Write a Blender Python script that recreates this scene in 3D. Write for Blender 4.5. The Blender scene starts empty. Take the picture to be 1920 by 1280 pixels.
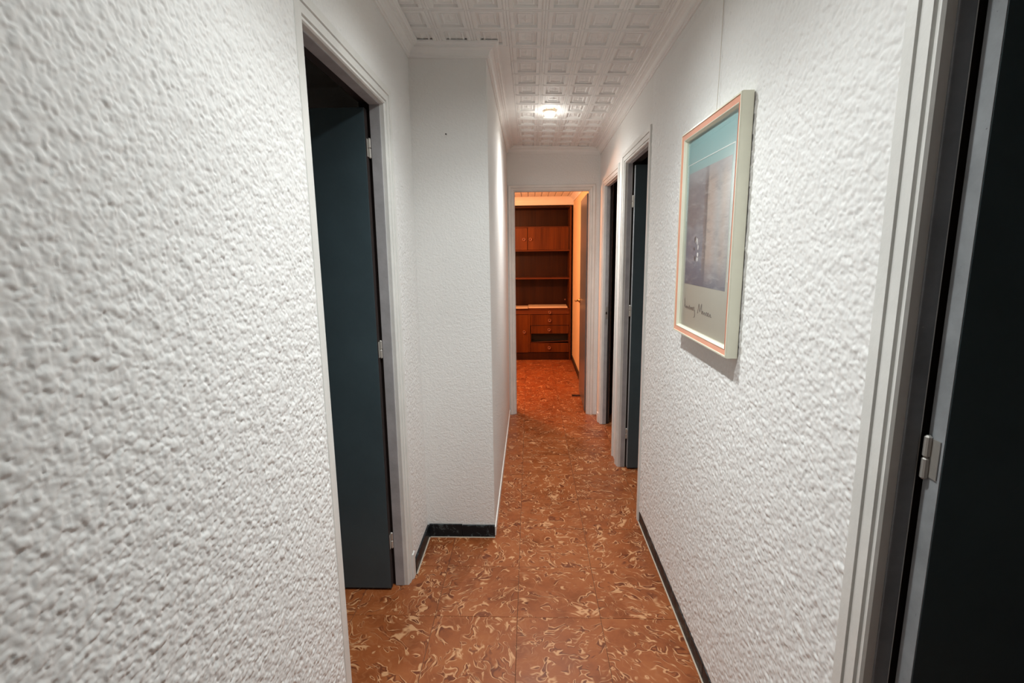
import bpy, bmesh, math, random
import numpy as np
from mathutils import Vector, Matrix
random.seed(7)
S = bpy.context.scene
COL = S.collection

# ---------------------------------------------------------------- camera
cam_d = bpy.data.cameras.new('camera')
cam = bpy.data.objects.new('camera', cam_d)
COL.objects.link(cam)
S.camera = cam
cam_d.sensor_width = 36.0
cam_d.lens = 18.0
cam_d.clip_start = 0.02
Rm = ((0.9990, 0.0052, -0.0357), (0.0347, 0.1749, 0.9840), (-0.0114, 0.9846, -0.1746))
vx = Vector((Rm[0][0], Rm[1][0], Rm[2][0])).normalized()          # camera right
vy = Vector((Rm[0][1], Rm[1][1], Rm[2][1]))                       # camera up
vz = vx.cross(vy).normalized()
vy = vz.cross(vx).normalized()
cam.matrix_world = Matrix(((vx.x, vy.x, vz.x, 0), (vx.y, vy.y, vz.y, 0), (vx.z, vy.z, vz.z, 1.5), (0, 0, 0, 1)))

# ---------------------------------------------------------------- world, exposure
W = bpy.data.worlds.new('world')
S.world = W
W.use_nodes = True
W.node_tree.nodes['Background'].inputs[0].default_value = (1.0, 0.95, 0.9, 1)
W.node_tree.nodes['Background'].inputs[1].default_value = 0.0
S.view_settings.view_transform = 'Standard'
S.view_settings.look = 'None'
S.view_settings.gamma = 1.0
S.view_settings.exposure = 0.36
S.view_settings.use_curve_mapping = False

LAMP_MID = dict(pos=(0.0, 1.74), power=((172, 15.0), (130, 24.0), (80, 30.0)), color=(0.955, 1.0, 0.985))
LAMP_NEAR = dict(pos=(0.0, 0.98), power=((172, 7.5), (130, 19.0), (80, 25.0)), color=(0.955, 1.0, 0.985))
LAMP_FAR = dict(pos=(0.13, 3.50), power=((0, 0.6), (172, 14.0), (120, 32.0), (70, 28.0)), color=(1.0, 0.985, 0.94))
ROOM_LAMP = dict(pos=(-0.75, 5.55, 1.75), power=62.0, color=(1.0, 0.41, 0.19))

# ---------------------------------------------------------------- material helpers
def new_mat(name):
    m = bpy.data.materials.new(name)
    m.use_nodes = True
    nt = m.node_tree
    b = nt.nodes['Principled BSDF']
    return m, nt, b

def node(nt, kind, **kw):
    n = nt.nodes.new(kind)
    for k, v in kw.items():
        if k in n.inputs.keys():
            n.inputs[k].default_value = v
        else:
            setattr(n, k, v)
    return n

def coords(nt, scale=(1, 1, 1)):
    t = nt.nodes.new('ShaderNodeTexCoord')
    mp = nt.nodes.new('ShaderNodeMapping')
    mp.inputs['Scale'].default_value = scale
    nt.links.new(t.outputs['Object'], mp.inputs['Vector'])
    return mp.outputs['Vector']

def ramp(nt, src, stops):
    r = nt.nodes.new('ShaderNodeValToRGB')
    el = r.color_ramp.elements
    while len(el) < len(stops):
        el.new(0.5)
    for e, (p, c) in zip(el, stops):
        e.position = p
        e.color = (c[0], c[1], c[2], 1) if not isinstance(c, (int, float)) else (c, c, c, 1)
    nt.links.new(src, r.inputs['Fac'])
    return r.outputs['Color']

def math_(nt, op, a, b=None, clamp=False):
    n = nt.nodes.new('ShaderNodeMath')
    n.operation = op
    n.use_clamp = clamp
    for i, v in enumerate((a, b)):
        if v is None:
            continue
        if isinstance(v, (int, float)):
            n.inputs[i].default_value = v
        else:
            nt.links.new(v, n.inputs[i])
    return n.outputs[0]

def mix(nt, fac, a, b):
    n = nt.nodes.new('ShaderNodeMix')
    n.data_type = 'RGBA'
    for sock, v in ((n.inputs['Factor'], fac), (n.inputs['A'], a), (n.inputs['B'], b)):
        if isinstance(v, (int, float)):
            sock.default_value = v
        elif isinstance(v, tuple):
            sock.default_value = (v[0], v[1], v[2], 1)
        else:
            nt.links.new(v, sock)
    return n.outputs['Result']

def bump(nt, b, height, strength=1.0, distance=0.002):
    n = nt.nodes.new('ShaderNodeBump')
    n.inputs['Strength'].default_value = strength
    n.inputs['Distance'].default_value = distance
    nt.links.new(height, n.inputs['Height'])
    nt.links.new(n.outputs['Normal'], b.inputs['Normal'])

def paint(name, color, rough=0.5, var=0.08, scale=9.0, bump_d=0.0, worn=None):
    m, nt, b = new_mat(name)
    v = coords(nt)
    n = node(nt, 'ShaderNodeTexNoise', Scale=scale, Detail=6.0, Roughness=0.6)
    nt.links.new(v, n.inputs['Vector'])
    lo = tuple(c * (1 - var) for c in color)
    hi = tuple(min(1, c * (1 + var)) for c in color)
    c = ramp(nt, n.outputs['Fac'], [(0.3, lo), (0.7, hi)])
    if worn:
        n2 = node(nt, 'ShaderNodeTexNoise', Scale=worn[1], Detail=8.0, Roughness=0.75)
        nt.links.new(v, n2.inputs['Vector'])
        f = ramp(nt, n2.outputs['Fac'], [(worn[2], 0.0), (worn[2] + 0.03, 1.0)])
        c = mix(nt, f, c, worn[0])
    nt.links.new(c, b.inputs['Base Color'])
    b.inputs['Roughness'].default_value = rough
    if bump_d:
        n3 = node(nt, 'ShaderNodeTexNoise', Scale=60.0, Detail=4.0)
        nt.links.new(v, n3.inputs['Vector'])
        bump(nt, b, n3.outputs['Fac'], 1.0, bump_d)
    return m

def plaster(name, color, cell=70.0, dist=0.004, strength=0.8):
    """Spatter plaster: flattened lumps with creases between them."""
    m, nt, b = new_mat(name)
    v = coords(nt)
    w = node(nt, 'ShaderNodeTexNoise', Scale=cell * 0.5, Detail=2.0)
    nt.links.new(v, w.inputs['Vector'])
    off = nt.nodes.new('ShaderNodeVectorMath'); off.operation = 'SCALE'
    off.inputs['Scale'].default_value = 0.018
    nt.links.new(w.outputs['Color'], off.inputs[0])
    add = nt.nodes.new('ShaderNodeVectorMath'); add.operation = 'ADD'
    nt.links.new(v, add.inputs[0]); nt.links.new(off.outputs[0], add.inputs[1])
    vo = nt.nodes.new('ShaderNodeTexVoronoi')
    vo.feature = 'SMOOTH_F1'
    vo.inputs['Scale'].default_value = cell
    vo.inputs['Smoothness'].default_value = 0.25
    nt.links.new(add.outputs[0], vo.inputs['Vector'])
    lump = ramp(nt, vo.outputs['Distance'], [(0.0, 1.0), (0.28, 0.86), (0.62, 0.0)])
    big = node(nt, 'ShaderNodeTexNoise', Scale=cell * 0.62, Detail=3.0, Roughness=0.55, Distortion=0.6)
    nt.links.new(v, big.inputs['Vector'])
    bigr = ramp(nt, big.outputs['Fac'], [(0.36, 0.0), (0.56, 1.0)])
    h = math_(nt, 'ADD', math_(nt, 'MULTIPLY', lump, 0.55), math_(nt, 'MULTIPLY', bigr, 0.6))
    fine = node(nt, 'ShaderNodeTexNoise', Scale=cell * 4, Detail=3.0)
    nt.links.new(v, fine.inputs['Vector'])
    h = math_(nt, 'ADD', h, math_(nt, 'MULTIPLY', fine.outputs['Fac'], 0.10))
    bump(nt, b, h, strength, dist)
    tint = node(nt, 'ShaderNodeTexNoise', Scale=1.6, Detail=3.0)
    nt.links.new(v, tint.inputs['Vector'])
    c = ramp(nt, tint.outputs['Fac'], [(0.3, tuple(x * 0.97 for x in color)), (0.7, color)])
    nt.links.new(c, b.inputs['Base Color'])
    b.inputs['Roughness'].default_value = 0.75
    return m

def swirl_tile(name):
    """Terracotta tile with cream and dark brown marbled squiggles; every tile takes its own patch."""
    m, nt, b = new_mat(name)
    t = nt.nodes.new('ShaderNodeTexCoord')
    oi = nt.nodes.new('ShaderNodeObjectInfo')
    offs = nt.nodes.new('ShaderNodeVectorMath'); offs.operation = 'SCALE'
    comb = nt.nodes.new('ShaderNodeCombineXYZ')
    nt.links.new(oi.outputs['Random'], comb.inputs['X'])
    nt.links.new(oi.outputs['Random'], comb.inputs['Y'])
    nt.links.new(oi.outputs['Random'], comb.inputs['Z'])
    nt.links.new(comb.outputs[0], offs.inputs[0]); offs.inputs['Scale'].default_value = 37.0
    rot = nt.nodes.new('ShaderNodeVectorRotate'); rot.rotation_type = 'Z_AXIS'
    nt.links.new(t.outputs['Object'], rot.inputs['Vector'])
    nt.links.new(math_(nt, 'MULTIPLY', oi.outputs['Random'], 29.0), rot.inputs['Angle'])
    add = nt.nodes.new('ShaderNodeVectorMath'); add.operation = 'ADD'
    nt.links.new(rot.outputs[0], add.inputs[0]); nt.links.new(offs.outputs[0], add.inputs[1])
    v = add.outputs[0]
    # swirl the coordinates
    w = node(nt, 'ShaderNodeTexNoise', Scale=11.0, Detail=1.5, Roughness=0.5)
    nt.links.new(v, w.inputs['Vector'])
    sub = nt.nodes.new('ShaderNodeVectorMath'); sub.operation = 'SUBTRACT'
    nt.links.new(w.outputs['Color'], sub.inputs[0]); sub.inputs[1].default_value = (0.5, 0.5, 0.5)
    sc = nt.nodes.new('ShaderNodeVectorMath'); sc.operation = 'SCALE'; sc.inputs['Scale'].default_value = 0.15
    nt.links.new(sub.outputs[0], sc.inputs[0])
    ad2 = nt.nodes.new('ShaderNodeVectorMath'); ad2.operation = 'ADD'
    nt.links.new(v, ad2.inputs[0]); nt.links.new(sc.outputs[0], ad2.inputs[1])
    mp = nt.nodes.new('ShaderNodeMapping'); mp.inputs['Scale'].default_value = (0.55, 1.5, 1.0)
    nt.links.new(ad2.outputs[0], mp.inputs['Vector'])
    def strokes(scale, shift):
        mv = nt.nodes.new('ShaderNodeMapping'); mv.inputs['Location'].default_value = (shift, shift * 0.7, shift * 1.3)
        nt.links.new(mp.outputs[0], mv.inputs['Vector'])
        n1 = node(nt, 'ShaderNodeTexNoise', Scale=scale, Detail=0.6, Roughness=0.4, Distortion=0.8)
        nt.links.new(mv.outputs[0], n1.inputs['Vector'])
        mk = nt.nodes.new('ShaderNodeMapping'); mk.inputs['Location'].default_value = (shift * 2.1, 5, shift)
        nt.links.new(v, mk.inputs['Vector'])
        n2 = node(nt, 'ShaderNodeTexNoise', Scale=19.0, Detail=1.0)
        nt.links.new(mk.outputs[0], n2.inputs['Vector'])
        keep = ramp(nt, n2.outputs['Fac'], [(0.45, 0.0), (0.55, 1.0)])
        cr = ramp(nt, n1.outputs['Fac'], [(0.534, 0.0), (0.556, 1.0), (0.578, 1.0), (0.596, 0.0)])
        dk = ramp(nt, n1.outputs['Fac'], [(0.592, 0.0), (0.612, 1.0), (0.634, 1.0), (0.665, 0.0)])
        fa = ramp(nt, n1.outputs['Fac'], [(0.40, 0.0), (0.42, 1.0), (0.445, 1.0), (0.46, 0.0)])
        return math_(nt, 'MULTIPLY', cr, keep), math_(nt, 'MULTIPLY', dk, keep), fa
    c1, d1, faint = strokes(14.5, 0.0)
    c2, d2, f2 = strokes(20.0, 3.7)
    cream = math_(nt, 'MAXIMUM', c1, c2)
    dark = math_(nt, 'MAXIMUM', d1, math_(nt, 'MULTIPLY', d2, 0.8))
    n3 = node(nt, 'ShaderNodeTexNoise', Scale=6.0, Detail=5.0, Roughness=0.65)
    nt.links.new(v, n3.inputs['Vector'])
    base = ramp(nt, n3.outputs['Fac'], [(0.30, (0.190, 0.050, 0.014)), (0.50, (0.295, 0.083, 0.024)), (0.72, (0.360, 0.114, 0.034))])
    c = mix(nt, math_(nt, 'MULTIPLY', faint, 0.28), base, (0.40, 0.155, 0.065))
    c = mix(nt, math_(nt, 'MULTIPLY', dark, 0.75), c, (0.095, 0.020, 0.008))
    c = mix(nt, math_(nt, 'MULTIPLY', cream, 0.80), c, (0.66, 0.36, 0.18))
    nt.links.new(c, b.inputs['Base Color'])
    rr = ramp(nt, n3.outputs['Fac'], [(0.3, 0.30), (0.7, 0.46)])
    nt.links.new(rr, b.inputs['Roughness'])
    b.inputs['Specular IOR Level'].default_value = 0.35
    return m

def wood(name, dark, light, scale=1.0, rough=0.38, axis='Z'):
    m, nt, b = new_mat(name)
    sc = {'Z': (26, 26, 1.3), 'X': (1.3, 26, 26), 'Y': (26, 1.3, 26)}[axis]
    v = coords(nt, tuple(s * scale for s in sc))
    n = node(nt, 'ShaderNodeTexNoise', Scale=1.0, Detail=7.0, Roughness=0.62, Distortion=0.4)
    nt.links.new(v, n.inputs['Vector'])
    v2 = coords(nt, tuple(s * scale * 0.3 for s in sc))
    n2 = node(nt, 'ShaderNodeTexNoise', Scale=1.0, Detail=3.0)
    nt.links.new(v2, n2.inputs['Vector'])
    f = math_(nt, 'ADD', math_(nt, 'MULTIPLY', n.outputs['Fac'], 0.55), math_(nt, 'MULTIPLY', n2.outputs['Fac'], 0.45))
    c = ramp(nt, f, [(0.36, dark), (0.62, light)])
    nt.links.new(c, b.inputs['Base Color'])
    b.inputs['Roughness'].default_value = rough
    b.inputs['Specular IOR Level'].default_value = 0.2
    return m

def marble_black(name):
    m, nt, b = new_mat(name)
    v = coords(nt)
    n = node(nt, 'ShaderNodeTexNoise', Scale=14.0, Detail=8.0, Roughness=0.7, Distortion=2.2)
    nt.links.new(v, n.inputs['Vector'])
    c = ramp(nt, n.outputs['Fac'], [(0.0, (0.006, 0.008, 0.010)), (0.57, (0.010, 0.013, 0.016)), (0.595, (0.12, 0.15, 0.16)), (0.62, (0.010, 0.012, 0.014)), (1.0, (0.02, 0.02, 0.022))])
    nt.links.new(c, b.inputs['Base Color'])
    b.inputs['Roughness'].default_value = 0.4
    b.inputs['Specular IOR Level'].default_value = 0.25
    return m

def plain(name, color, rough=0.5, metal=0.0, var=0.05):
    m = paint(name, color, rough, var, 20.0)
    m.node_tree.nodes['Principled BSDF'].inputs['Metallic'].default_value = metal
    return m

M = {}
M['plaster'] = plaster('white spatter plaster', (0.86, 0.86, 0.85), 72.0, 0.0030, 0.8)
M['plaster_fine'] = plaster('white fine spatter plaster', (0.84, 0.84, 0.825), 105.0, 0.0015, 0.7)
M['plaster_warm'] = plaster('yellowish wall plaster', (0.82, 0.66, 0.42), 90.0, 0.002, 0.4)
M['relief'] = paint('white spatter plaster coat', (0.86, 0.86, 0.85), 0.7, 0.015, 3.0, 0.0003)
M['dull_wall'] = paint('dull room wall', (0.58, 0.59, 0.58), 0.8)
M['trim'] = paint('white gloss trim paint', (0.78, 0.78, 0.755), 0.38, 0.06, 7.0, 0.0006, ((0.42, 0.37, 0.31), 30.0, 0.70))
M['jamb'] = paint('worn grey jamb paint', (0.42, 0.415, 0.43), 0.45, 0.14, 14.0, 0.0006, ((0.20, 0.18, 0.17), 36.0, 0.66))
M['jamb_shaded'] = paint('worn grey jamb paint with painted shade', (0.20, 0.21, 0.225), 0.45, 0.2, 12.0, 0.0006, ((0.36, 0.36, 0.36), 22.0, 0.68))  # same jamb paint, darkened to paint in the shade on door 2
M['leaf'] = paint('dark blue grey door paint', (0.060, 0.094, 0.111), 0.42, 0.10, 5.0, 0.0003)
M['leaf_edge'] = paint('worn grey leaf edge', (0.33, 0.35, 0.37), 0.5, 0.18, 16.0, 0.0005, ((0.10, 0.10, 0.10), 40.0, 0.66))
M['edge_dark'] = paint('bare dark wood edge and painted gap shade', (0.020, 0.012, 0.011), 0.7, 0.3, 20.0)  # wood of the left leaf edge; on the rebates it paints the gap's shade
M['room_dark'] = paint('wall with painted darkness', (0.03, 0.03, 0.032), 0.8)
M['leaf_gloss'] = paint('grey gloss door paint', (0.15, 0.15, 0.155), 0.28, 0.10, 5.0)
M['tile'] = swirl_tile('terracotta swirl tile')
M['grout'] = plain('brown grout', (0.13, 0.055, 0.028), 0.9)
M['caulk'] = plain('pale grout line', (0.56, 0.47, 0.38), 0.8)
M['ceil'] = paint('white moulded ceiling tile', (0.84, 0.84, 0.825), 0.6, 0.03)
M['crown'] = paint('white crown moulding', (0.84, 0.84, 0.825), 0.55, 0.03)
M['marble'] = marble_black('black veined marble')
M['wood'] = wood('reddish brown veneer', (0.062, 0.016, 0.003), (0.150, 0.044, 0.007))
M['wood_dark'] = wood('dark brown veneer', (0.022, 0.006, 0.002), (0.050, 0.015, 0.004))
M['wood_h'] = wood('reddish brown veneer lying', (0.075, 0.020, 0.006), (0.17, 0.052, 0.016), axis='X')
M['pale_board'] = wood('pale board', (0.70, 0.58, 0.42), (0.84, 0.74, 0.58), axis='X')
M['knob'] = plain('copper brown knob', (0.26, 0.10, 0.055), 0.4, 0.2)
M['black'] = plain('painted hollow shade', (0.01, 0.009, 0.008), 0.6)
M['metal'] = plain('worn hinge metal', (0.50, 0.48, 0.45), 0.45, 0.6)
M['brass'] = plain('brass', (0.50, 0.34, 0.15), 0.35, 1.0)
M['rim'] = plain('pale peach lamp rim', (0.85, 0.70, 0.55), 0.4)
M['cream'] = paint('cream frame lacquer', (0.80, 0.79, 0.65), 0.22, 0.04)
M['pink'] = paint('salmon frame band', (0.78, 0.36, 0.24), 0.28, 0.05)
M['brown'] = plain('brown backing board', (0.09, 0.045, 0.03), 0.8)
M['cord'] = plain('pale cord', (0.74, 0.70, 0.64), 0.7)
M['ink'] = plain('dark ink', (0.03, 0.025, 0.025), 0.7)
M['white_line'] = plain('white printed line', (0.85, 0.88, 0.86), 0.6)
M['nail'] = plain('dark nail', (0.05, 0.045, 0.04), 0.5, 0.5)
M['rubber'] = plain('dark rubber', (0.03, 0.012, 0.01), 0.6)

def emit(name, color, strength):
    m, nt, b = new_mat(name)
    b.inputs['Base Color'].default_value = (color[0], color[1], color[2], 1)
    b.inputs['Emission Color'].default_value = (color[0], color[1], color[2], 1)
    b.inputs['Emission Strength'].default_value = strength
    return m
M['bulb'] = emit('lit lamp glass', (1.0, 0.86, 0.62), 9.0)

def glass_mat():
    m, nt, b = new_mat('picture glass')
    out = nt.nodes['Material Output']
    tr = nt.nodes.new('ShaderNodeBsdfTransparent')
    gl = nt.nodes.new('ShaderNodeBsdfGlossy'); gl.inputs['Roughness'].default_value = 0.03
    lw = nt.nodes.new('ShaderNodeLayerWeight')
    fac = math_(nt, 'ADD', math_(nt, 'MULTIPLY', math_(nt, 'POWER', lw.outputs['Facing'], 5.0), 0.9), 0.03)
    mx = nt.nodes.new('ShaderNodeMixShader')
    nt.links.new(fac, mx.inputs[0])
    nt.links.new(tr.outputs[0], mx.inputs[1]); nt.links.new(gl.outputs[0], mx.inputs[2])
    nt.links.new(mx.outputs[0], out.inputs['Surface'])
    return m
M['glass'] = glass_mat()

# ---------------------------------------------------------------- mesh helpers
def ceil_z(x, y):
    """underside of the crown moulding; the old ceiling is not level"""
    return 2.358 - 0.020 * (y - 2.2) - 0.030 * x

def link(name, me, mats, parent=None, smooth=False):
    if not isinstance(mats, (list, tuple)):
        mats = [mats]
    for m in mats:
        me.materials.append(m)
    if smooth:
        for p in me.polygons:
            p.use_smooth = True
    o = bpy.data.objects.new(name, me)
    COL.objects.link(o)
    if parent is not None:
        o.parent = parent
        o.matrix_parent_inverse = Matrix.Translation(-world_loc(parent))
    return o

def world_loc(o):
    v = Vector(o.location)
    return v

def finish(bm, name, recalc=True):
    if recalc:
        bmesh.ops.recalc_face_normals(bm, faces=bm.faces[:])
    me = bpy.data.meshes.new(name)
    bm.to_mesh(me)
    bm.free()
    return me

def add_box(bm, lo, hi, bev=0.0, mi=0):
    r = bmesh.ops.create_cube(bm, size=1.0)
    c = [(a + b) / 2 for a, b in zip(lo, hi)]
    s = [abs(b - a) for a, b in zip(lo, hi)]
    for v in r['verts']:
        v.co = Vector((v.co.x * s[0] + c[0], v.co.y * s[1] + c[1], v.co.z * s[2] + c[2]))
    fs = set(f for v in r['verts'] for f in v.link_faces)
    for f in fs:
        f.material_index = mi
    if bev > 0:
        es = list(set(e for v in r['verts'] for e in v.link_edges))
        bmesh.ops.bevel(bm, geom=es, offset=bev, segments=2, profile=0.6, affect='EDGES')

def box(name, lo, hi, mat, parent=None, bev=0.0):
    bm = bmesh.new()
    add_box(bm, lo, hi, bev)
    return link(name, finish(bm, name), mat, parent)

def tag(o, label=None, cat=None, group=None, kind=None):
    if label: o['label'] = label
    if cat: o['category'] = cat
    if group: o['group'] = group
    if kind: o['kind'] = kind
    return o

def empty(name, loc):
    o = bpy.data.objects.new(name, None)
    o.location = loc
    o.empty_display_size = 0.05
    COL.objects.link(o)
    return o

def wall(name, boxes, mat, top=None):
    """boxes: (lo, hi); a z of None is the ceiling"""
    bm = bmesh.new()
    for lo, hi in boxes:
        add_box(bm, lo, (hi[0], hi[1], 9.0 if hi[2] is None else hi[2]))
    for v in bm.verts:
        if v.co.z > 8.0:
            v.co.z = ceil_z(v.co.x, v.co.y) + 0.052 if top is None else top
    return tag(link(name, finish(bm, name), mat), kind='structure')

def lathe(bm, prof, center, axis='Z', n=24, mi=0):
    rings = []
    for r, h in prof:
        ring = []
        for i in range(n):
            a = 2 * math.pi * i / n
            p = (r * math.cos(a), r * math.sin(a), h)
            if axis == 'Y':
                p = (p[0], p[2], p[1])
            elif axis == 'X':
                p = (p[2], p[0], p[1])
            ring.append(bm.verts.new(Vector(center) + Vector(p)))
        rings.append(ring)
    for a, b in zip(rings, rings[1:]):
        for i in range(n):
            f = bm.faces.new((a[i], a[(i + 1) % n], b[(i + 1) % n], b[i]))
            f.material_index = mi
    for ring, flip in ((rings[0], True), (rings[-1], False)):
        f = bm.faces.new(ring[::-1] if flip else ring)
        f.material_index = mi

def sweep_closed(bm, rings, mat_idx=None):
    """rings: list of equally long point lists; profile loops closed, ends capped"""
    vs = [[bm.verts.new(p) for p in r] for r in rings]
    n = len(vs[0])
    for a, b in zip(vs, vs[1:]):
        for i in range(n):
            f = bm.faces.new((a[i], a[(i + 1) % n], b[(i + 1) % n], b[i]))
            if mat_idx:
                f.material_index = mat_idx[i]
    bm.faces.new(vs[0][::-1])
    bm.faces.new(vs[-1])

def tube(name, pts, r, mat, parent=None):
    cu = bpy.data.curves.new(name, 'CURVE')
    cu.dimensions = '3D'
    sp = cu.splines.new('POLY')
    sp.points.add(len(pts) - 1)
    for p, q in zip(sp.points, pts):
        p.co = (q[0], q[1], q[2], 1)
    cu.bevel_depth = r
    cu.bevel_resolution = 2
    cu.use_fill_caps = True
    o = bpy.data.objects.new(name + '_tmp', cu)
    COL.objects.link(o)
    dg = bpy.context.evaluated_depsgraph_get()
    me = bpy.data.meshes.new_from_object(o.evaluated_get(dg))
    bpy.data.objects.remove(o)
    me.name = name
    me.materials.clear()
    return link(name, me, mat, parent, True)

# ================================================================= SETTING
XL, XR = -0.553, 0.603          # plaster faces of the corridor
XS, YS = -0.195, 2.505          # corner of the projecting wall
YE = 4.575                      # end wall
Y0 = -1.6                       # corridor behind the camera

# door openings along the corridor: (inner edges, inner head height)
ARCH = 0.070
L_D = (1.370, 2.090, 2.062)
N_D = (0.060, 0.835, 2.055)
A_D = (2.745, 3.400, 2.032)
B_D = (3.665, 4.300, 2.000)
E_D = (-0.131, 0.509, 1.998)

# --- floor with single tiles
floor = box('floor', (-2.45, Y0 - 0.1, -0.06), (2.45, 7.6, -0.0018), M['grout'])
tag(floor, 'brown grout bed under the terracotta swirl tiles', 'floor', kind='structure')
TS = 0.344
bm = bmesh.new()
add_box(bm, (-TS / 2 + 0.0009, -TS / 2 + 0.0009, -0.009), (TS / 2 - 0.0009, TS / 2 - 0.0009, 0), 0.0008)
tile_me = finish(bm, 'floor_tile')
tile_me.materials.append(M['tile'])
def tile_grid(x0, x1, y0, y1):
    i0, i1 = round((x0 + 0.0605) / TS), round((x1 + 0.0605) / TS)
    j0, j1 = round((y0 - 1.896) / TS), round((y1 - 1.896) / TS)
    return [(i, j) for i in range(i0, i1) for j in range(j0, j1)]
cells = tile_grid(-0.75, 0.63, 0.3, 7.4) + tile_grid(-1.78, -0.75, 0.86, 2.6) + tile_grid(0.63, 1.31, 0.3, 4.6) + tile_grid(-1.44, -0.75, 4.9, 7.4)
for i, j in cells:
    o = bpy.data.objects.new('floor_tile', tile_me)
    COL.objects.link(o)
    o.parent = floor
    o.location = (-0.0605 + (i + 0.5) * TS, 1.896 + (j + 0.5) * TS, random.uniform(-0.0005, 0.0003))
    o.rotation_euler.z = random.choice((0, 1, 2, 3)) * math.pi / 2

# --- ceiling: slab, moulded tiles, crown moulding
bm = bmesh.new()
for (x0, y0, x1, y1) in ((-0.75, Y0 - 0.1, 0.75, 4.7),):
    add_box(bm, (x0, y0, 0.063), (x1, y1, 0.11))
bmesh.ops.subdivide_edges(bm, edges=bm.edges[:], cuts=1, use_grid_fill=True)
for v in bm.verts:
    v.co.z += ceil_z(v.co.x, v.co.y)
ceiling = link('ceiling', finish(bm, 'ceiling'), M['ceil'])
tag(ceiling, 'white ceiling slab carrying moulded tiles', 'ceiling', kind='structure')

CX, CY = 0.153, 0.170
def ceiling_tile(x0, y0, nx, ny):
    bm = bmesh.new()
    loops = [(0, 0, 0.003), (0.002, 0.002, 0.0), (0.009, 0.005, 0.0), (0.0105, 0.0065, 0.003), (0.013, 0.009, 0.003), (0.0145, 0.0105, 0.0),
             (0.029, 0.021, 0.0), (0.032, 0.024, 0.0095), (0.041, 0.034, 0.0095), (0.044, 0.037, 0.004), (0.049, 0.043, 0.004), (0.052, 0.047, 0.008)]
    for i in range(nx):
        for j in range(ny):
            ax, ay = x0 + i * CX, y0 + j * CY
            prev = None
            for dx, dy, h in loops:
                q = [bm.verts.new((ax + dx, ay + dy, h)), bm.verts.new((ax + CX - dx, ay + dy, h)),
                     bm.verts.new((ax + CX - dx, ay + CY - dy, h)), bm.verts.new((ax + dx, ay + CY - dy, h))]
                if prev:
                    for k in range(4):
                        bm.faces.new((prev[k], q[k], q[(k + 1) % 4], prev[(k + 1) % 4]))
                prev = q
            # small rosette in the middle
            cx, cy = ax + CX / 2, ay + CY / 2
            c = bm.verts.new((cx, cy, 0.0025))
            rim = []
            for k in range(8):
                a = math.pi * k / 4
                rr = 0.5 if k % 2 else 1.0
                rim.append(bm.verts.new((cx + 0.024 * rr * math.cos(a), cy + 0.036 * rr * math.sin(a), 0.0078)))
            for k in range(8):
                bm.faces.new((c, rim[(k + 1) % 8], rim[k]))
            for k in range(4):
                bm.faces.new((prev[k], prev[(k + 1) % 4], rim[(2 * k + 3) % 8], rim[(2 * k + 2) % 8], rim[(2 * k + 1) % 8])) if False else None
            bm.faces.new(prev)
    for v in bm.verts:
        v.co.z += ceil_z(v.co.x, v.co.y) + 0.052
    for f in bm.faces:
        f.normal_update()
        if f.normal.z > 0:
            f.normal_flip()
    return link('ceiling_tile', finish(bm, 'ceiling_tile', False), M['ceil'], ceiling)
GX, GY = -0.0885, 1.828          # a tile joint of the ceiling grid
for i in range(-2, 3):
    for j in range(-4, 9):
        x0, y0 = GX + i * 2 * CX, GY + j * 2 * CY
        if y0 > 4.6 or (x0 + CX < XS + 0.06 and y0 > YS - 0.02):
            continue
        nx = 2
        ceiling_tile(x0, y0, nx, 2)

bm = bmesh.new()
add_box(bm, (XS - 0.03, YS - 0.004, 0.0522), (GX, 4.7, 0.064))
bmesh.ops.subdivide_edges(bm, edges=bm.edges[:], cuts=1, use_grid_fill=True)
for v in bm.verts:
    v.co.z += ceil_z(v.co.x, v.co.y)
link('border_strip', finish(bm, 'border_strip'), M['ceil'], ceiling)
path = [(XL, Y0), (XL, YS), (XS, YS), (XS, YE), (XR, YE), (XR, Y0)]
prof = [(0.0, 0.056), (0.0, 0.0), (0.007, 0.0), (0.008, 0.008), (0.013, 0.010), (0.015, 0.019), (0.021, 0.028), (0.031, 0.034),
        (0.038, 0.035), (0.039, 0.042), (0.050, 0.043), (0.053, 0.048), (0.060, 0.049), (0.060, 0.056)]
def inward(a, b):
    dx, dy = b[0] - a[0], b[1] - a[1]
    l = math.hypot(dx, dy)
    return (dy / l, -dx / l)     # path runs clockwise seen from above
np_ = len(path)
for k in range(np_):
    rings = []
    for q in (k, (k + 1) % np_):
        n1 = inward(path[q - 1], path[q])
        n2 = inward(path[q], path[(q + 1) % np_])
        r = []
        for d, h in prof:
            x = path[q][0] + (n1[0] + n2[0]) * d
            y = path[q][1] + (n1[1] + n2[1]) * d
            r.append((x, y, ceil_z(x, y) + h))
        rings.append(r)
    bm = bmesh.new()
    sweep_closed(bm, rings)
    link('crown_moulding', finish(bm, 'crown_moulding'), M['crown'], ceiling)

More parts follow.
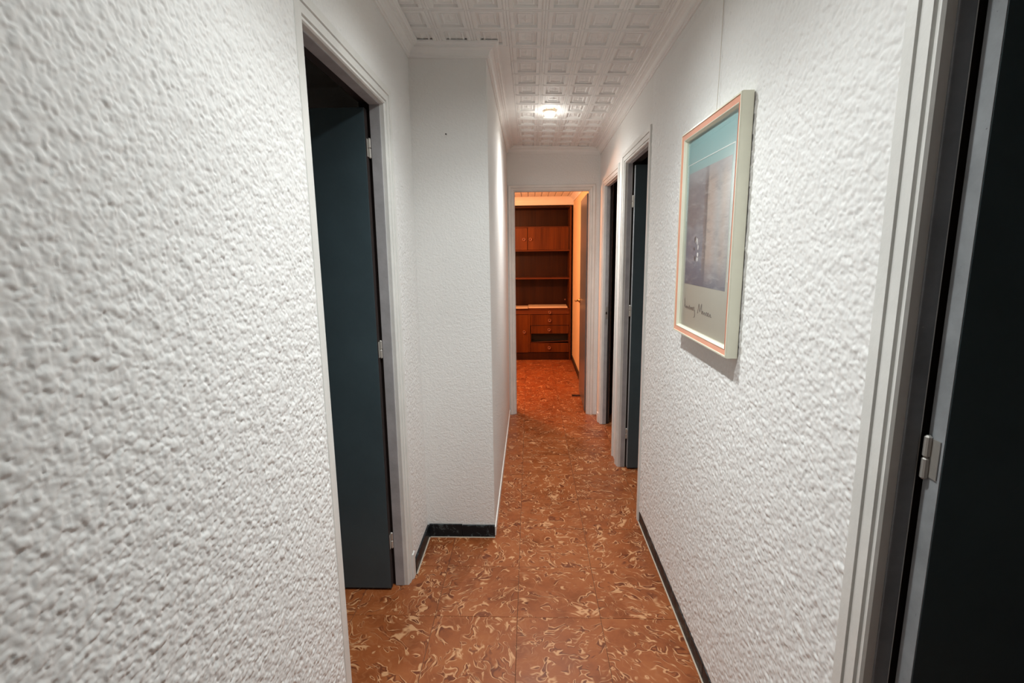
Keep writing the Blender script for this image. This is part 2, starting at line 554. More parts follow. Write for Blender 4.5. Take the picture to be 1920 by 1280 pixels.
# --- corridor walls
T = 0.085
a = ARCH - 0.002
wall_l = tag(wall('wall_left', [((XL - T, Y0, 0), (XL, L_D[0] - a, None)),
                       ((XL - T, L_D[1] + a, 0), (XL, YS, None)),
                       ((XL - T, L_D[0] - a, L_D[2] + a), (XL, L_D[1] + a, None))], M['plaster']),
    'white spatter plaster wall on the left with the open dark door', 'wall')
tag(wall('wall_left_projection', [((XL - T, YS, 0), (XS, YE + 0.1, None))], M['plaster_fine']),
    'white projecting wall corner beyond the left door', 'wall')
wall_r = tag(wall('wall_right', [((XR, N_D[1] + a, 0), (XR + T, A_D[0] - a, None)),
                        ((XR, Y0, 0), (XR + T, N_D[0] - a, None)),
                        ((XR, N_D[0] - a, N_D[2] + a), (XR + T, N_D[1] + a, None))], M['plaster']),
    'white spatter plaster wall with the framed print', 'wall')
tag(wall('wall_right_far', [((XR, A_D[1] + a, 0), (XR + T, B_D[0] - a, None)),
                            ((XR, B_D[1] + a, 0), (XR + T, YE + 0.1, None)),
                            ((XR, A_D[0] - a, A_D[2] + a), (XR + T, A_D[1] + a, None)),
                            ((XR, B_D[0] - a, B_D[2] + a), (XR + T, B_D[1] + a, None))], M['plaster_fine']),
    'white wall around the two far doors on the right', 'wall')
tag(wall('wall_end', [((XS - 0.02, YE, 0), (E_D[0] - 0.056, YE + 0.1, None)),
                      ((E_D[1] + 0.056, YE, 0), (XR + 0.02, YE + 0.1, None)),
                      ((E_D[0] - 0.056, YE, E_D[2] + 0.05), (E_D[1] + 0.056, YE + 0.1, None))], M['plaster_fine']),
    'white end wall above the doorway to the orange room', 'wall')
wall('wall_behind', [((XL - T, Y0 - 0.1, 0), (XR + T, Y0, None))], M['plaster_fine'])

# thick spatter plaster of the two near walls: real relief, lumps a few millimetres proud
def smooth_noise(rng, n, m, step, size):
    """band limited noise, about -1..1, features of the given size (metres)"""
    f = np.fft.rfft2(rng.standard_normal((n, m)))
    ky = np.fft.fftfreq(n, step)[:, None]; kx = np.fft.rfftfreq(m, step)[None, :]
    f *= np.exp(-((ky ** 2 + kx ** 2) * (size * 0.55) ** 2) * 4.0)
    r = np.fft.irfft2(f, (n, m))
    return r / r.std()

def caps(rng, U, V, cell, fill, power):
    """rounded lumps, one per jittered cell, of random height and radius"""
    nu, nv = int(U.max() / cell) + 4, int(V.max() / cell) + 4
    ju = rng.random((nu, nv)); jv = rng.random((nu, nv))
    hh = rng.uniform(0.35, 1.0, (nu, nv)); rr = rng.uniform(0.55, 1.0, (nu, nv)) * fill
    ang = rng.uniform(0, math.pi, (nu, nv)); el = rng.uniform(1.0, 1.3, (nu, nv))
    iu = np.floor(U / cell).astype(int) + 1; iv = np.floor(V / cell).astype(int) + 1
    out = np.zeros_like(U)
    for a in (-1, 0, 1):
        for b in (-1, 0, 1):
            p, q = np.clip(iu + a, 0, nu - 1), np.clip(iv + b, 0, nv - 1)
            du = U / cell - (p - 1 + ju[p, q]); dv = V / cell - (q - 1 + jv[p, q])
            c, s_ = np.cos(ang[p, q]), np.sin(ang[p, q])
            e = el[p, q]
            d2 = (((du * c + dv * s_) / e) ** 2 + ((-du * s_ + dv * c) * e) ** 2) / rr[p, q] ** 2
            out = np.maximum(out, hh[p, q] * np.clip(1 - d2, 0, 1) ** power)
    return out

def relief(name, wall_o, x, side, y0, y1, z0, z1, step, seed, depth, tail=None):
    rng = np.random.default_rng(seed)
    n, m = int((y1 - y0) / step) + 1, int((z1 - z0) / step) + 1
    yy = np.linspace(y0, y1, n)
    if tail:
        yy = np.concatenate([np.linspace(tail[0], y0, tail[1], endpoint=False), yy])
        n = len(yy); y0 = tail[0]
    zz = np.linspace(z0, z1, m)
    Y, Z = np.meshgrid(yy, zz, indexing='ij')
    wu = smooth_noise(rng, n, m, step, 0.007); wv = smooth_noise(rng, n, m, step, 0.007)
    U = np.clip(Y - y0 + 0.0010 * wu + 0.02, 0, None); V = np.clip(Z - z0 + 0.0010 * wv + 0.02, 0, None)
    h = 1.00 * caps(rng, U, V, 0.0125, 0.92, 0.50)
    h = np.maximum(h, 0.86 * caps(rng, U, V, 0.0076, 0.90, 0.50))
    h = np.maximum(h, 0.62 * caps(rng, U, V, 0.0054, 0.95, 0.60))
    h = h + 0.08 * smooth_noise(rng, n, m, step, 0.030) + 0.03 * smooth_noise(rng, n, m, step, 0.006)
    for _ in range(1):
        h = (6.0 * h + 0.5 * (np.roll(h, 1, 0) + np.roll(h, -1, 0) + np.roll(h, 1, 1) + np.roll(h, -1, 1))) / 8.0
    h = np.clip(h, 0.0, 1.3) * depth
    edge = np.minimum.reduce([np.arange(n)[:, None] * np.ones((1, m)), (n - 1 - np.arange(n))[:, None] * np.ones((1, m)),
                              np.arange(m)[None, :] * np.ones((n, 1)), (m - 1 - np.arange(m))[None, :] * np.ones((n, 1))])
    h = h * np.clip(edge / 3.0, 0, 1) - 0.0004 * (edge == 0)
    co = np.stack([x + side * (h + 0.0002), Y, Z], -1).reshape(-1, 3)
    idx = np.arange(n * m).reshape(n, m)
    q = np.stack([idx[:-1, :-1], idx[:-1, 1:], idx[1:, 1:], idx[1:, :-1]], -1).reshape(-1, 4)
    if side > 0:
        q = q[:, ::-1]
    me = bpy.data.meshes.new(name)
    me.vertices.add(len(co)); me.vertices.foreach_set('co', co.astype(np.float32).ravel())
    me.loops.add(q.size); me.loops.foreach_set('vertex_index', q.astype(np.int32).ravel())
    me.polygons.add(len(q)); me.polygons.foreach_set('loop_start', np.arange(0, q.size, 4, dtype=np.int32))
    me.update(calc_edges=True)
    me.polygons.foreach_set('use_smooth', np.ones(len(q), dtype=bool))
    return link(name, me, M['relief'], wall_o)
relief('plaster_relief', wall_l, XL, 1, 0.38, L_D[0] - a, 0.02, 2.372, 0.0021, 11, 0.0043, (-0.60, 200))
relief('plaster_relief', wall_r, XR, -1, N_D[1] + a, A_D[0] - a, 0.061, 2.315, 0.0027, 12, 0.0044)

# --- dark rooms behind the open doors
D = M['dull_wall']
wall('wall_left_room', [((-2.4, 0.5, 0), (-2.3, 3.0, 2.4)), ((-2.4, 0.4, 0), (XL - T, 0.5, 2.4)), ((-2.4, 3.0, 0), (XL - T, 3.1, 2.4)),
                        ((-2.4, 0.4, 2.4), (XL - T, 3.1, 2.45))], D, 2.4)
wall('wall_right_room', [((2.3, -1.0, 0), (2.4, 4.66, 2.4)), ((XR + T, -1.1, 0), (2.4, -1.0, 2.4)), ((XR + T, 2.5, 0), (2.4, 2.6, 2.4)),
                         ((XR + T, -1.1, 2.4), (2.4, 4.66, 2.45))], D, 2.4)

wall('wall_right_store', [((XR + T, 3.52, 0), (2.3, 3.58, 2.4)), ((XR + T, 4.6, 0), (2.3, 4.66, 2.4)), ((1.5, 3.58, 0), (1.56, 4.6, 2.4))], M['room_dark'], 2.4)  # near black wall colour paints in the darkness of this room

# --- the orange lit room
wall('wall_far_right', [((0.575, YE + 0.1, 0), (0.66, 7.5, 2.26))], M['plaster_warm'], 2.26)
wall('wall_far_back', [((-2.3, 7.4, 0), (0.66, 7.5, 2.26))], M['plaster_warm'], 2.26)
wall('wall_far_left', [((-2.4, YE, 0), (-2.3, 7.5, 2.26)), ((-2.3, YE, 0), (XL - T, YE + 0.1, 2.26))], M['plaster_warm'], 2.26)
c2 = box('ceiling_far', (-2.4, YE + 0.1, 2.20), (0.66, 7.5, 2.26), M['ceil'])
tag(c2, 'ribbed white ceiling of the orange lit room', 'ceiling', kind='structure')
for k in range(14):
    x0 = 0.575 - (k + 1) * 0.085
    bm = bmesh.new()
    add_box(bm, (x0 + 0.004, 4.7, 2.186), (x0 + 0.081, 6.9, 2.20), 0.004)
    link('ceiling_strip', finish(bm, 'ceiling_strip'), M['ceil'], c2)
cr = [(0.0, 0.0), (0.0, -0.075), (0.008, -0.075), (0.012, -0.055), (0.030, -0.030), (0.048, -0.014), (0.055, -0.012), (0.055, 0.0)]
for rings in ([[(0.575 - d, 4.69, 2.20 + h) for d, h in cr], [(0.575 - d, 6.95 - d, 2.20 + h) for d, h in cr]],
              [[(0.575 - d, 6.95 - d, 2.20 + h) for d, h in cr], [(-2.3, 6.95 - d, 2.20 + h) for d, h in cr]]):
    bm = bmesh.new()
    sweep_closed(bm, rings)
    link('cornice', finish(bm, 'cornice'), M['crown'], c2)
# soffit carrying the cornice over the cabinet
wall('wall_far_soffit', [((-2.3, 6.95, 2.085), (0.575, 7.4, 2.2))], M['crown'], 2.2)
b = box('baseboard_far', (0.563, 4.72, 0.0), (0.575, 6.97, 0.07), M['marble'])
tag(b, 'dark baseboard along the orange wall', 'baseboard', kind='structure')

# --- baseboards of the corridor (single black marble pieces)
def baseboard(name, label, pieces, line=None):
    root = None
    for i, (lo, hi) in enumerate(pieces):
        bm = bmesh.new()
        add_box(bm, lo, hi, 0.002)
        me = finish(bm, name)
        if i == 0:
            root = link(name, me, M['marble'])
        else:
            link('baseboard_tile', me, M['marble'], root)
    tag(root, label, 'baseboard', kind='structure')
    if line:
        box('grout_line', line[0], line[1], M['caulk'], root)
    return root
baseboard('baseboard_projection', 'black marble baseboard at the foot of the projecting wall',
          [((XL + 0.009, YS - 0.010, 0.001), (-0.368, YS + 0.002, 0.071)), ((-0.3665, YS - 0.010, 0.001), (XS + 0.001, YS + 0.002, 0.067))],
          ((XL, YS - 0.016, 0), (XS + 0.002, YS - 0.009, 0.0025)))
baseboard('baseboard_left', 'short black baseboard between left door trim and projecting wall',
          [((XL - 0.002, L_D[1] + 0.085, 0.001), (XL + 0.009, YS - 0.010, 0.071))], ((XL, L_D[1] + 0.085, 0), (XL + 0.015, YS, 0.0025)))
pcs = []
y = 0.91
while y < 2.66:
    pcs.append(((XR - 0.004, y, 0.001), (XR + 0.002, min(y + 0.343, 2.665), 0.060)))
    y += 0.344
baseboard('baseboard_right', 'thin black baseboard running along the right wall', pcs, ((XR - 0.009, 0.91, 0), (XR - 0.0035, 2.67, 0.0022)))
# painted foot of the projecting wall along the narrow corridor
b = box('trim_1', (XS - 0.001, YS + 0.01, 0.0), (XS + 0.006, YE - 0.02, 0.05), M['trim'])
tag(b, 'white painted strip at the foot of the narrow corridor wall', 'trim', kind='structure')

# ================================================================= DOORS
PROF = [(0.004, 0.0), (0.004, 0.015), (0.007, 0.020), (0.014, 0.020), (0.0150, 0.017), (0.0165, 0.017), (0.0175, 0.0245), (0.0405, 0.0252), (0.0413, 0.022), (0.0428, 0.022),
        (0.0436, 0.0290), (0.067, 0.030), (0.070, 0.027), (0.070, -0.030), (0.004, -0.030)]
PROF_END = [(0.003, 0.0), (0.006, 0.005), (0.010, 0.006), (0.0115, 0.004), (0.013, 0.010), (0.030, 0.017), (0.031, 0.013), (0.0325, 0.013),
            (0.0335, 0.020), (0.053, 0.027), (0.057, 0.024), (0.057, -0.030), (0.003, -0.030)]
def door_frame(name, label, fm, dims, prof=PROF, depth=0.085, jm='jamb', s=0.026):
    """fm maps (along, z, proud) to world. dims = inner edges and head height."""
    a0, a1, zt = dims
    root = empty(name, fm((a0 + a1) / 2, 0, 0))
    tag(root, label, 'door', kind='structure')
    def ring(at):
        out = []
        for u, d in prof:
            aa, z = {'b0': (a0 - u, 0.0), 't0': (a0 - u, zt + u), 't1': (a1 + u, zt + u), 'b1': (a1 + u, 0.0)}[at]
            out.append(fm(aa, z, d))
        return out
    for p, q in (('b0', 't0'), ('t0', 't1'), ('t1', 'b1')):
        bm = bmesh.new()
        sweep_closed(bm, [ring(p), ring(q)])
        link('architrave', finish(bm, 'architrave'), M['trim'], root)
    def slab(nm, lo, hi, mat, bev=0.002):
        p, q = fm(*lo), fm(*hi)
        return box(nm, tuple(min(x, y) for x, y in zip(p, q)), tuple(max(x, y) for x, y in zip(p, q)), mat, root, bev)
    # jamb boards: door stop in front, rebate behind it with the gap's shade painted on
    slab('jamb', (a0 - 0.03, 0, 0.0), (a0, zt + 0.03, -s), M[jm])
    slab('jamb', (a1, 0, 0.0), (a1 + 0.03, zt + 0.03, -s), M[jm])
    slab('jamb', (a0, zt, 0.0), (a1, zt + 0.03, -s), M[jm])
    slab('rebate', (a0 - 0.04, 0, -s), (a0 - 0.012, zt + 0.03, -depth), M['edge_dark'])
    slab('rebate', (a1 + 0.012, 0, -s), (a1 + 0.04, zt + 0.03, -depth), M['edge_dark'])
    slab('rebate', (a0 - 0.012, zt + 0.012, -s), (a1 + 0.012, zt + 0.04, -depth), M['edge_dark'])
    return root

fL = lambda a, z, d: (-0.580 + d, a, z)
fR = lambda a, z, d: (0.622 - d, a, z)
fE = lambda a, z, d: (a, 4.590 - d, z)
door1 = door_frame('door_1', 'open dark blue door in a white frame on the left', fL, L_D, s=0.041)
door2 = door_frame('door_2', 'open dark door at the right edge, nearest on the right', fR, N_D, jm='jamb_shaded')
door3 = door_frame('door_3', 'open dark blue door just beyond the picture wall', fR, A_D)
door4 = door_frame('door_4', 'narrow black doorway beside the end doorway on the right', fR, B_D, depth=0.052)
door5 = door_frame('door_5', 'end doorway with grey gloss door opened into the orange room', fE, E_D, PROF_END, 0.10)

def leaf_x(root, x0, x1, y0, y1, zt, hinge_z, sgn, edge='leaf_edge'):
    """leaf standing open across its room: hinge edge at x0"""
    bm = bmesh.new()
    lo = (min(x0, x1), y0, 0.010); hi = (max(x0, x1), y1, zt)
    add_box(bm, lo, hi, 0.0015)
    lf = link('door_leaf', finish(bm, 'door_leaf'), M['leaf'], root)
    e0, e1 = (x0 - 0.0012 * sgn, x0 + 0.002 * sgn)
    ed = box('leaf_edge', (min(e0, e1), y0 + 0.001, 0.012), (max(e0, e1), y1 - 0.001, zt - 0.002), M[edge], lf)
    for hz in hinge_z:
        bm = bmesh.new()
        cx, cy = x0 - 0.007 * sgn, y1 - 0.008
        for z0, z1 in ((-0.037, -0.001), (0.001, 0.037)):
            lathe(bm, [(0.003, z0 - 0.001), (0.0058, z0 + 0.002), (0.0058, z1 - 0.002), (0.003, z1 + 0.001)], (cx, cy, hz), n=12)
        bx0, bx1 = sorted((x0 - 0.002 * sgn, x0 - 0.0035 * sgn))
        add_box(bm, (bx0, y0 + 0.006, hz - 0.033), (bx1, y1 - 0.006, hz + 0.033))
        link('hinge', finish(bm, 'hinge'), M['metal'], lf)
    return lf
leaf_x(door1, -0.632, -1.36, 2.056, 2.090, 2.045, (0.23, 1.10, 1.90), -1, 'edge_dark')
leaf_x(door2, 0.662, 1.42, 0.800, 0.835, 2.04, (0.25, 1.155, 1.94), 1)
leaf_x(door3, 0.664, 1.31, 3.366, 3.400, 2.02, (0.25, 1.10, 1.80), 1)
# strike plate and bolt hole in the far jamb of the black doorway
box('strike_plate', (0.630, 4.297, 0.93), (0.645, 4.3005, 1.03), M['metal'], door4)
box('latch_hole', (0.632, 4.2955, 0.965), (0.643, 4.299, 0.985), M['black'], door4)  # black block paints the dark of the bolt hole

# end door leaf, swung into the room against the right wall
bm = bmesh.new()
add_box(bm, (0.0, 0.0, 0.012), (0.035, 0.715, 1.985), 0.002)
rz = Matrix.Rotation(math.radians(-1.3), 4, 'Z')
off = Matrix.Translation(Vector((0.500, 4.645, 0)))
TM = off @ rz
bmesh.ops.transform(bm, matrix=TM, verts=bm.verts[:])
lf5 = link('door_leaf', finish(bm, 'door_leaf'), M['leaf_gloss'], door5)
bm = bmesh.new()
lathe(bm, [(0.010, -0.022), (0.024, -0.006), (0.024, 0.0)], (0, 0.66, 0.985), 'X', 20)
lathe(bm, [(0.009, -0.055), (0.009, -0.010)], (0, 0.66, 0.985), 'X', 14)
lathe(bm, [(0.004, 0.555), (0.006, 0.56), (0.007, 0.66), (0.005, 0.668)], (-0.050, 0, 0.985), 'Y', 14)
bmesh.ops.transform(bm, matrix=TM, verts=bm.verts[:])
link('door_handle', finish(bm, 'door_handle'), M['brass'], lf5, True)

# chipped white foot blocks at the trim bottoms
def foot(name, lo, hi, parent):
    return box(name, lo, hi, M['trim'], parent, 0.004)
foot('plinth_block', (XL - 0.004, L_D[1] + 0.046, 0.0), (XL + 0.008, L_D[1] + 0.082, 0.125), door1)
foot('plinth_block', (0.584, B_D[1] + 0.046, 0.0), (0.604, B_D[1] + 0.100, 0.085), door4)

# ================================================================= CEILING LAMPS
def lamp(spec, label):
    x, y = spec['pos']
    z = ceil_z(x, y) + 0.052
    root = empty('ceiling_spotlight', (x, y, z))
    tag(root, label, 'lamp', 'ceiling spotlights of the corridor')
    bm = bmesh.new()
    prof = [(0.030, 0.004), (0.044, 0.004), (0.044, -0.004), (0.039, -0.010), (0.033, -0.010), (0.030, -0.002)]
    n = 28
    rings = []
    for r, h in prof:
        rings.append([bm.verts.new((x + r * math.cos(2 * math.pi * i / n), y + r * math.sin(2 * math.pi * i / n), z + h)) for i in range(n)])
    for p, q in zip(rings, rings[1:] + rings[:1]):
        for i in range(n):
            bm.faces.new((p[i], p[(i + 1) % n], q[(i + 1) % n], q[i]))
    link('rim', finish(bm, 'rim'), M['rim'], root, True)
    bm = bmesh.new()
    lathe(bm, [(0.030, 0.002), (0.033, -0.012), (0.034, -0.020), (0.030, -0.031), (0.018, -0.039), (0.004, -0.042)], (x, y, z), n=24)
    link('bulb', finish(bm, 'bulb'), M['bulb'], root, True)
    for ang, pw in spec['power']:        # the reflector throws most light straight down
        ld = bpy.data.lights.new('lamp_light', 'SPOT' if ang else 'POINT')
        ld.energy = pw
        ld.color = spec['color']
        if ang:
            ld.spot_size = math.radians(ang)
            ld.spot_blend = 1.0
        ld.shadow_soft_size = 0.022
        lo = bpy.data.objects.new('lamp_light', ld)
        COL.objects.link(lo)
        lo.parent = root
        lo.location = (0, 0, -0.075)
    return root
lamp(LAMP_FAR, 'lit round spotlight in the moulded ceiling before the end doorway')
lamp(LAMP_MID, 'lit round spotlight in the moulded ceiling between left door and framed print')
lamp(LAMP_NEAR, 'lit round spotlight in the moulded ceiling nearest the camera')
ld = bpy.data.lights.new('room_light', 'POINT')
ld.energy = ROOM_LAMP['power']
ld.color = ROOM_LAMP['color']
ld.shadow_soft_size = 0.06
lo = bpy.data.objects.new('room_light', ld)
lo.location = ROOM_LAMP['pos']
COL.objects.link(lo)

# ================================================================= FRAMED PRINT
PY0, PY1, PZ0, PZ1 = 1.472, 2.020, 1.185, 1.912      # near, far, bottom, top
pic = empty('framed_print', (XR, (PY0 + PY1) / 2, PZ0))
tag(pic, 'framed seascape print in cream and salmon frame on the right wall', 'picture')
FP = [(0.0, 0.006), (0.0, 0.036), (0.002, 0.040), (0.0062, 0.040), (0.007, 0.0385), (0.0078, 0.0375), (0.0225, 0.0345), (0.0232, 0.0362), (0.0250, 0.0355), (0.030, 0.026), (0.030, 0.012)]
FM = [0, 0, 0, 0, 1, 1, 1, 0, 0, 0, 0]
def fring(k):
    sy, sz = [(1, 0), (1, 1), (0, 1), (0, 0)][k]
    r = []
    for u, d in FP:
        yy = PY1 - u if sy else PY0 + u
        zz = PZ1 - u if sz else PZ0 + u
        r.append((XR - d, yy, zz))
    return r
for k in range(4):
    bm = bmesh.new()
    sweep_closed(bm, [fring(k), fring((k + 1) % 4)], FM)
    link('frame_rail', finish(bm, 'frame_rail'), [M['cream'], M['pink']], pic)
box('backing_board', (XR - 0.012, PY0 + 0.004, PZ0 + 0.004), (XR - 0.004, PY1 - 0.004, PZ1 - 0.004), M['brown'], pic)

m, nt, bs = new_mat('faded print paper')
v = coords(nt)
sep = nt.nodes.new('ShaderNodeSeparateXYZ'); nt.links.new(v, sep.inputs[0])
mr = nt.nodes.new('ShaderNodeMapRange'); mr.inputs['From Min'].default_value = PZ0; mr.inputs['From Max'].default_value = PZ1
nt.links.new(sep.outputs['Z'], mr.inputs['Value'])
c = ramp(nt, mr.outputs[0], [(0.0, (0.46, 0.42, 0.34)), (0.30, (0.44, 0.43, 0.36)), (0.62, (0.36, 0.46, 0.44)), (0.98, (0.25, 0.50, 0.52))])
nt.links.new(c, bs.inputs['Base Color']); bs.inputs['Roughness'].default_value = 0.8
pw = box('print_sheet', (XR - 0.020, PY0 + 0.027, PZ0 + 0.027), (XR - 0.0125, PY1 - 0.027, PZ1 - 0.027), m, pic)

# painted image: grey violet water and sky, dark mast line, pale rose sail
IY0, IY1, IZ0, IZ1 = 1.560, 1.965, 1.372, 1.765
m, nt, bs = new_mat('printed seascape')
v = coords(nt)
sep = nt.nodes.new('ShaderNodeSeparateXYZ'); nt.links.new(v, sep.inputs[0])
my = nt.nodes.new('ShaderNodeMapRange'); my.inputs['From Min'].default_value = IY1; my.inputs['From Max'].default_value = IY0
nt.links.new(sep.outputs['Y'], my.inputs['Value'])
mz = nt.nodes.new('ShaderNodeMapRange'); mz.inputs['From Min'].default_value = IZ0; mz.inputs['From Max'].default_value = IZ1
nt.links.new(sep.outputs['Z'], mz.inputs['Value'])
n = node(nt, 'ShaderNodeTexNoise', Scale=18.0, Detail=6.0, Roughness=0.65); nt.links.new(v, n.inputs['Vector'])
jit = math_(nt, 'MULTIPLY', math_(nt, 'SUBTRACT', n.outputs['Fac'], 0.5), 0.14)
ty = math_(nt, 'ADD', my.outputs[0], math_(nt, 'MULTIPLY', jit, 0.35))
tz = math_(nt, 'ADD', mz.outputs[0], jit)
water = ramp(nt, tz, [(0.0, (0.085, 0.10, 0.15)), (0.19, (0.13, 0.15, 0.21)), (0.22, (0.24, 0.26, 0.31)), (0.26, (0.15, 0.165, 0.22)), (0.46, (0.20, 0.21, 0.25)), (0.50, (0.28, 0.29, 0.32)), (0.54, (0.20, 0.185, 0.20)), (0.85, (0.23, 0.22, 0.24)), (1.0, (0.33, 0.33, 0.35))])
sail = ramp(nt, ty, [(0.46, (0.19, 0.15, 0.145)), (0.51, (0.12, 0.095, 0.095)), (0.54, (0.42, 0.34, 0.29)), (0.64, (0.42, 0.33, 0.29)), (0.78, (0.34, 0.33, 0.33)), (0.88, (0.37, 0.30, 0.26)), (1.0, (0.34, 0.33, 0.33))])
f = ramp(nt, ty, [(0.435, 0.0), (0.455, 1.0)])
c = mix(nt, math_(nt, 'MULTIPLY', f, ramp(nt, tz, [(0.02, 0.1), (0.25, 1.0)])), water, sail)
top = ramp(nt, mz.outputs[0], [(0.86, 0.0), (0.97, 0.7)])
c = mix(nt, top, c, (0.38, 0.38, 0.40))
vst = coords(nt, (1, 14, 60))
nst = node(nt, 'ShaderNodeTexNoise', Scale=1.0, Detail=6.0, Roughness=0.7, Distortion=0.5); nt.links.new(vst, nst.inputs['Vector'])
c = mix(nt, ramp(nt, nst.outputs['Fac'], [(0.52, 0.0), (0.70, 0.45)]), c, (0.52, 0.52, 0.53))
c = mix(nt, ramp(nt, nst.outputs['Fac'], [(0.30, 0.5), (0.46, 0.0)]), c, (0.08, 0.08, 0.11))
nt.links.new(c, bs.inputs['Base Color']); bs.inputs['Roughness'].default_value = 0.8
img = box('printed_image', (XR - 0.0205, IY0, IZ0), (XR - 0.0198, IY1, IZ1), m, pic)
# thin white printed border above and beside the image
lx0, lx1 = XR - 0.0207, XR - 0.0198
box('printed_line', (lx0, 1.546, 1.795), (lx1, 1.978, 1.7975), M['white_line'], pic)
box('printed_line', (lx0, 1.544, 1.40), (lx1, 1.5465, 1.7975), M['white_line'], pic)
box('printed_line', (lx0, 1.976, 1.60), (lx1, 1.9785, 1.7975), M['white_line'], pic)
# small bright sail dabs on the water
bm = bmesh.new()
random.seed(3)
for q in range(9):
    yy, zz = 1.845 + random.uniform(-0.035, 0.035), 1.50 + random.uniform(-0.04, 0.04)
    w_, h_ = random.uniform(0.003, 0.009), random.uniform(0.004, 0.012)
    vs = [bm.verts.new((XR - 0.0209, yy + w_ * math.cos(t) * (1 + 0.3 * math.sin(3 * t)), zz + h_ * math.sin(t))) for t in [k * math.pi / 4 for k in range(8)]]
    bm.faces.new(vs).material_index = q % 2
link('printed_dabs', finish(bm, 'printed_dabs'), [M['white_line'], M['ink']], pic)
# handwritten line under the image
def scribble(y0, y1, z, n, amp, seed):
    random.seed(seed)
    pts = []
    for i in range(n * 4 + 1):
        t = i / (n * 4)
        h = amp * random.choice((0.5, 0.7, 0.8, 1.0)) if i % 4 in (1, 2) else 0.0
        pts.append((XR - 0.0212, y0 + (y1 - y0) * t + random.uniform(-0.002, 0.002), z + h - (0.002 if i % 4 == 3 else 0)))
    return pts
tube('signature', [(XR - 0.0212, 1.949, 1.318), (XR - 0.0212, 1.945, 1.288)] + scribble(1.945, 1.83, 1.284, 7, 0.012, 5) + [(XR - 0.0212, 1.826, 1.262), (XR - 0.0212, 1.84, 1.258)], 0.0007, M['ink'], pic)
tube('signature', [(XR - 0.0212, 1.795, 1.278), (XR - 0.0212, 1.785, 1.312), (XR - 0.0212, 1.772, 1.285), (XR - 0.0212, 1.757, 1.314), (XR - 0.0212, 1.752, 1.280)] + scribble(1.75, 1.66, 1.282, 5, 0.010, 8), 0.0007, M['ink'], pic)
box('glass_pane', (XR - 0.0265, PY0 + 0.0285, PZ0 + 0.0285), (XR - 0.0245, PY1 - 0.0285, PZ1 - 0.0285), M['glass'], pic)
tube('hanging_cord', [(XR - 0.012, 1.742, PZ1 - 0.004), (XR - 0.008, 1.744, 2.1), (XR - 0.004, 1.752, ceil_z(XR, 1.75) + 0.004)], 0.0012, M['cord'], pic)

# ================================================================= NAIL
bm = bmesh.new()
lathe(bm, [(0.0012, 0.0), (0.0012, -0.014), (0.0035, -0.0142), (0.0032, -0.016)], (-0.387, YS, 2.035), 'Y', 10)
nl = link('nail', finish(bm, 'nail'), M['nail'])
tag(nl, 'small dark nail in the projecting white wall', 'nail')

# ================================================================= WALL UNIT in the far room
YF, YB = 6.97, 7.385
unit = empty('wall_unit', (-0.4, 7.15, 0))
tag(unit, 'tall reddish brown veneer wall unit seen through the end doorway', 'cabinet')
def ub(name, lo, hi, mat='wood', parent=None, bev=0.0015):
    return box(name, lo, hi, M[mat], parent or unit, bev)
X0, X1 = -1.30, 0.553
ub('side_panel', (X1 - 0.022, YF, 0.0), (X1, YB, 2.075))
ub('side_panel', (X0, YF, 0.0), (X0 + 0.022, YB, 2.075))
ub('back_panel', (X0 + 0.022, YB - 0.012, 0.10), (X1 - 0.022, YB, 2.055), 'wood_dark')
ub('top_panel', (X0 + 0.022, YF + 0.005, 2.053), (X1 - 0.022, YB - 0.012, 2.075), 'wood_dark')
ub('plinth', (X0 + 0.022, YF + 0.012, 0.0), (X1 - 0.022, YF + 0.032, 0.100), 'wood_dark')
ub('shelf', (X0 + 0.022, YF + 0.06, 1.800), (X1 - 0.022, YB - 0.012, 1.815), 'wood_h')
ub('shelf', (X0 + 0.022, YF + 0.02, 1.488), (X1 - 0.022, YB - 0.012, 1.504), 'wood_h')
ub('shelf', (X0 + 0.022, YF + 0.10, 1.110), (X1 - 0.022, YB - 0.012, 1.130), 'wood_h')
ub('desk_top', (X0 + 0.022, YF - 0.012, 0.706), (X1 - 0.022, YB - 0.012, 0.724), 'wood_h')
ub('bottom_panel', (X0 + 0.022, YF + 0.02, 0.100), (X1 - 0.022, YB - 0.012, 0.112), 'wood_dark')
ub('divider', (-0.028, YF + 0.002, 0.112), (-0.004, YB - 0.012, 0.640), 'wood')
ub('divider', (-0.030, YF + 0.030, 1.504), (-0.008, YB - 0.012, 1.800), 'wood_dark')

def knob(parent, x, z, y=YF):
    bm = bmesh.new()
    lathe(bm, [(0.010, 0.0), (0.010, -0.010), (0.017, -0.014), (0.0225, -0.020), (0.0225, -0.026), (0.019, -0.028), (0.012, -0.0235), (0.009, -0.021)], (x, y, z), 'Y', 20)
    k = link('knob', finish(bm, 'knob'), M['knob'], parent, True)
    bm = bmesh.new()
    lathe(bm, [(0.0085, 0.0), (0.0085, -0.0222)], (x, y, z), 'Y', 14)
    link('knob_centre', finish(bm, 'knob_centre'), M['black'], k)
    return k
# upper doors
d = ub('cabinet_door', (-0.560, YF - 0.002, 1.507), (-0.036, YF + 0.018, 1.795)); knob(d, -0.082, 1.645, YF - 0.002)
d = ub('cabinet_door', (-0.028, YF + 0.006, 1.507), (0.512, YF + 0.026, 1.798)); knob(d, 0.006, 1.645, YF + 0.006)
d = ub('cabinet_door', (-1.276, YF - 0.002, 1.507), (-0.564, YF + 0.018, 1.795)); knob(d, -0.62, 1.645)
ub('stile', (0.514, YF + 0.006, 1.504), (0.531, YF + 0.03, 1.80), 'wood_dark')
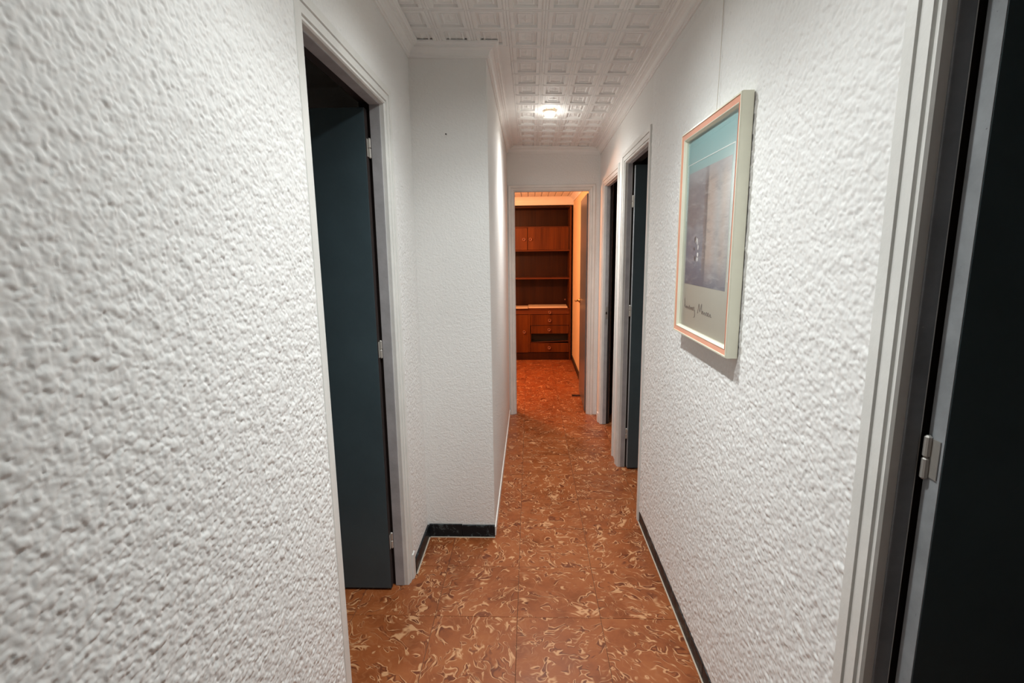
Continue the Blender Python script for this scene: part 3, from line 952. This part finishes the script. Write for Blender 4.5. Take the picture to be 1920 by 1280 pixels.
# shallow drawer under the desk top, full width
d = ub('drawer', (-0.34, YF - 0.006, 0.642), (0.529, YF + 0.014, 0.703), 'wood_h'); knob(d, 0.262, 0.668, YF - 0.006)
d = ub('drawer', (-1.276, YF - 0.006, 0.642), (-0.345, YF + 0.014, 0.703), 'wood_h'); knob(d, -0.8, 0.668, YF - 0.006)
# lower doors
d = ub('cabinet_door', (-0.520, YF, 0.106), (-0.030, YF + 0.018, 0.634)); knob(d, -0.086, 0.398, YF)
d = ub('cabinet_door', (-1.276, YF, 0.106), (-0.524, YF + 0.018, 0.634)); knob(d, -0.60, 0.398, YF)
# drawer stack with one drawer front missing
d = ub('drawer', (0.0, YF, 0.488), (0.528, YF + 0.018, 0.634)); knob(d, 0.262, 0.556, YF)
d = ub('drawer', (0.006, YF - 0.002, 0.372), (0.524, YF + 0.016, 0.480)); knob(d, 0.255, 0.428, YF - 0.002)
d = ub('drawer', (0.0, YF, 0.112), (0.528, YF + 0.018, 0.238)); knob(d, 0.258, 0.176, YF)
ub('drawer_rail', (0.0, YF + 0.004, 0.481), (0.528, YF + 0.02, 0.487), 'wood_dark')
ub('drawer_box_bottom', (0.006, YF + 0.02, 0.256), (0.524, YB - 0.05, 0.262), 'black')
ub('drawer_box_side', (0.0, YF + 0.004, 0.243), (0.008, YB - 0.05, 0.368), 'wood')
ub('drawer_box_side', (0.520, YF + 0.004, 0.243), (0.528, YB - 0.05, 0.368), 'wood')
ub('drawer_hole_shade', (0.008, YF + 0.10, 0.263), (0.520, YF + 0.11, 0.368), 'black')  # black sheet paints the dark inside the open drawer hole
# tilted loose slat in the drawer hole
bm = bmesh.new()
add_box(bm, (-0.255, -0.006, -0.004), (0.255, 0.006, 0.004), 0.001)
bmesh.ops.transform(bm, matrix=Matrix.Translation((0.264, YF + 0.012, 0.256)) @ Matrix.Rotation(math.radians(-2.6), 4, 'Y'), verts=bm.verts[:])
o = link('loose_slat', finish(bm, 'loose_slat'), M['wood_h'], unit)
# small round cap on the back panel
bm = bmesh.new()
lathe(bm, [(0.012, 0.0), (0.012, -0.004), (0.006, -0.006)], (0.50, YB - 0.012, 0.80), 'Y', 14)
link('cable_cap', finish(bm, 'cable_cap'), M['knob'], unit)

# loose pale boards on the desk top
o = box('loose_board', (-0.028, YF - 0.004, 0.7245), (0.505, YF + 0.30, 0.742), M['pale_board'], None, 0.002)
tag(o, 'long pale board lying on the right of the wall unit desk', 'board')
o = box('loose_board', (-0.62, YF - 0.050, 0.7245), (-0.032, YF + 0.20, 0.738), M['pale_board'], None, 0.002)
tag(o, 'lower pale board on the desk left of the long board', 'board')

# ================================================================= DOOR WEDGE
bm = bmesh.new()
vs = [bm.verts.new(p) for p in ((0.43, 5.17, 0.0005), (0.43, 5.21, 0.0005), (0.555, 5.21, 0.0005), (0.555, 5.17, 0.0005), (0.43, 5.17, 0.011), (0.43, 5.21, 0.011), (0.555, 5.21, 0.004), (0.555, 5.17, 0.004))]
for f in ((0, 1, 2, 3), (4, 5, 6, 7), (0, 1, 5, 4), (1, 2, 6, 5), (2, 3, 7, 6), (3, 0, 4, 7)):
    bm.faces.new([vs[i] for i in f])
o = link('door_wedge', finish(bm, 'door_wedge'), M['rubber'])
tag(o, 'small dark wedge on the tiles under the grey end door', 'door wedge')
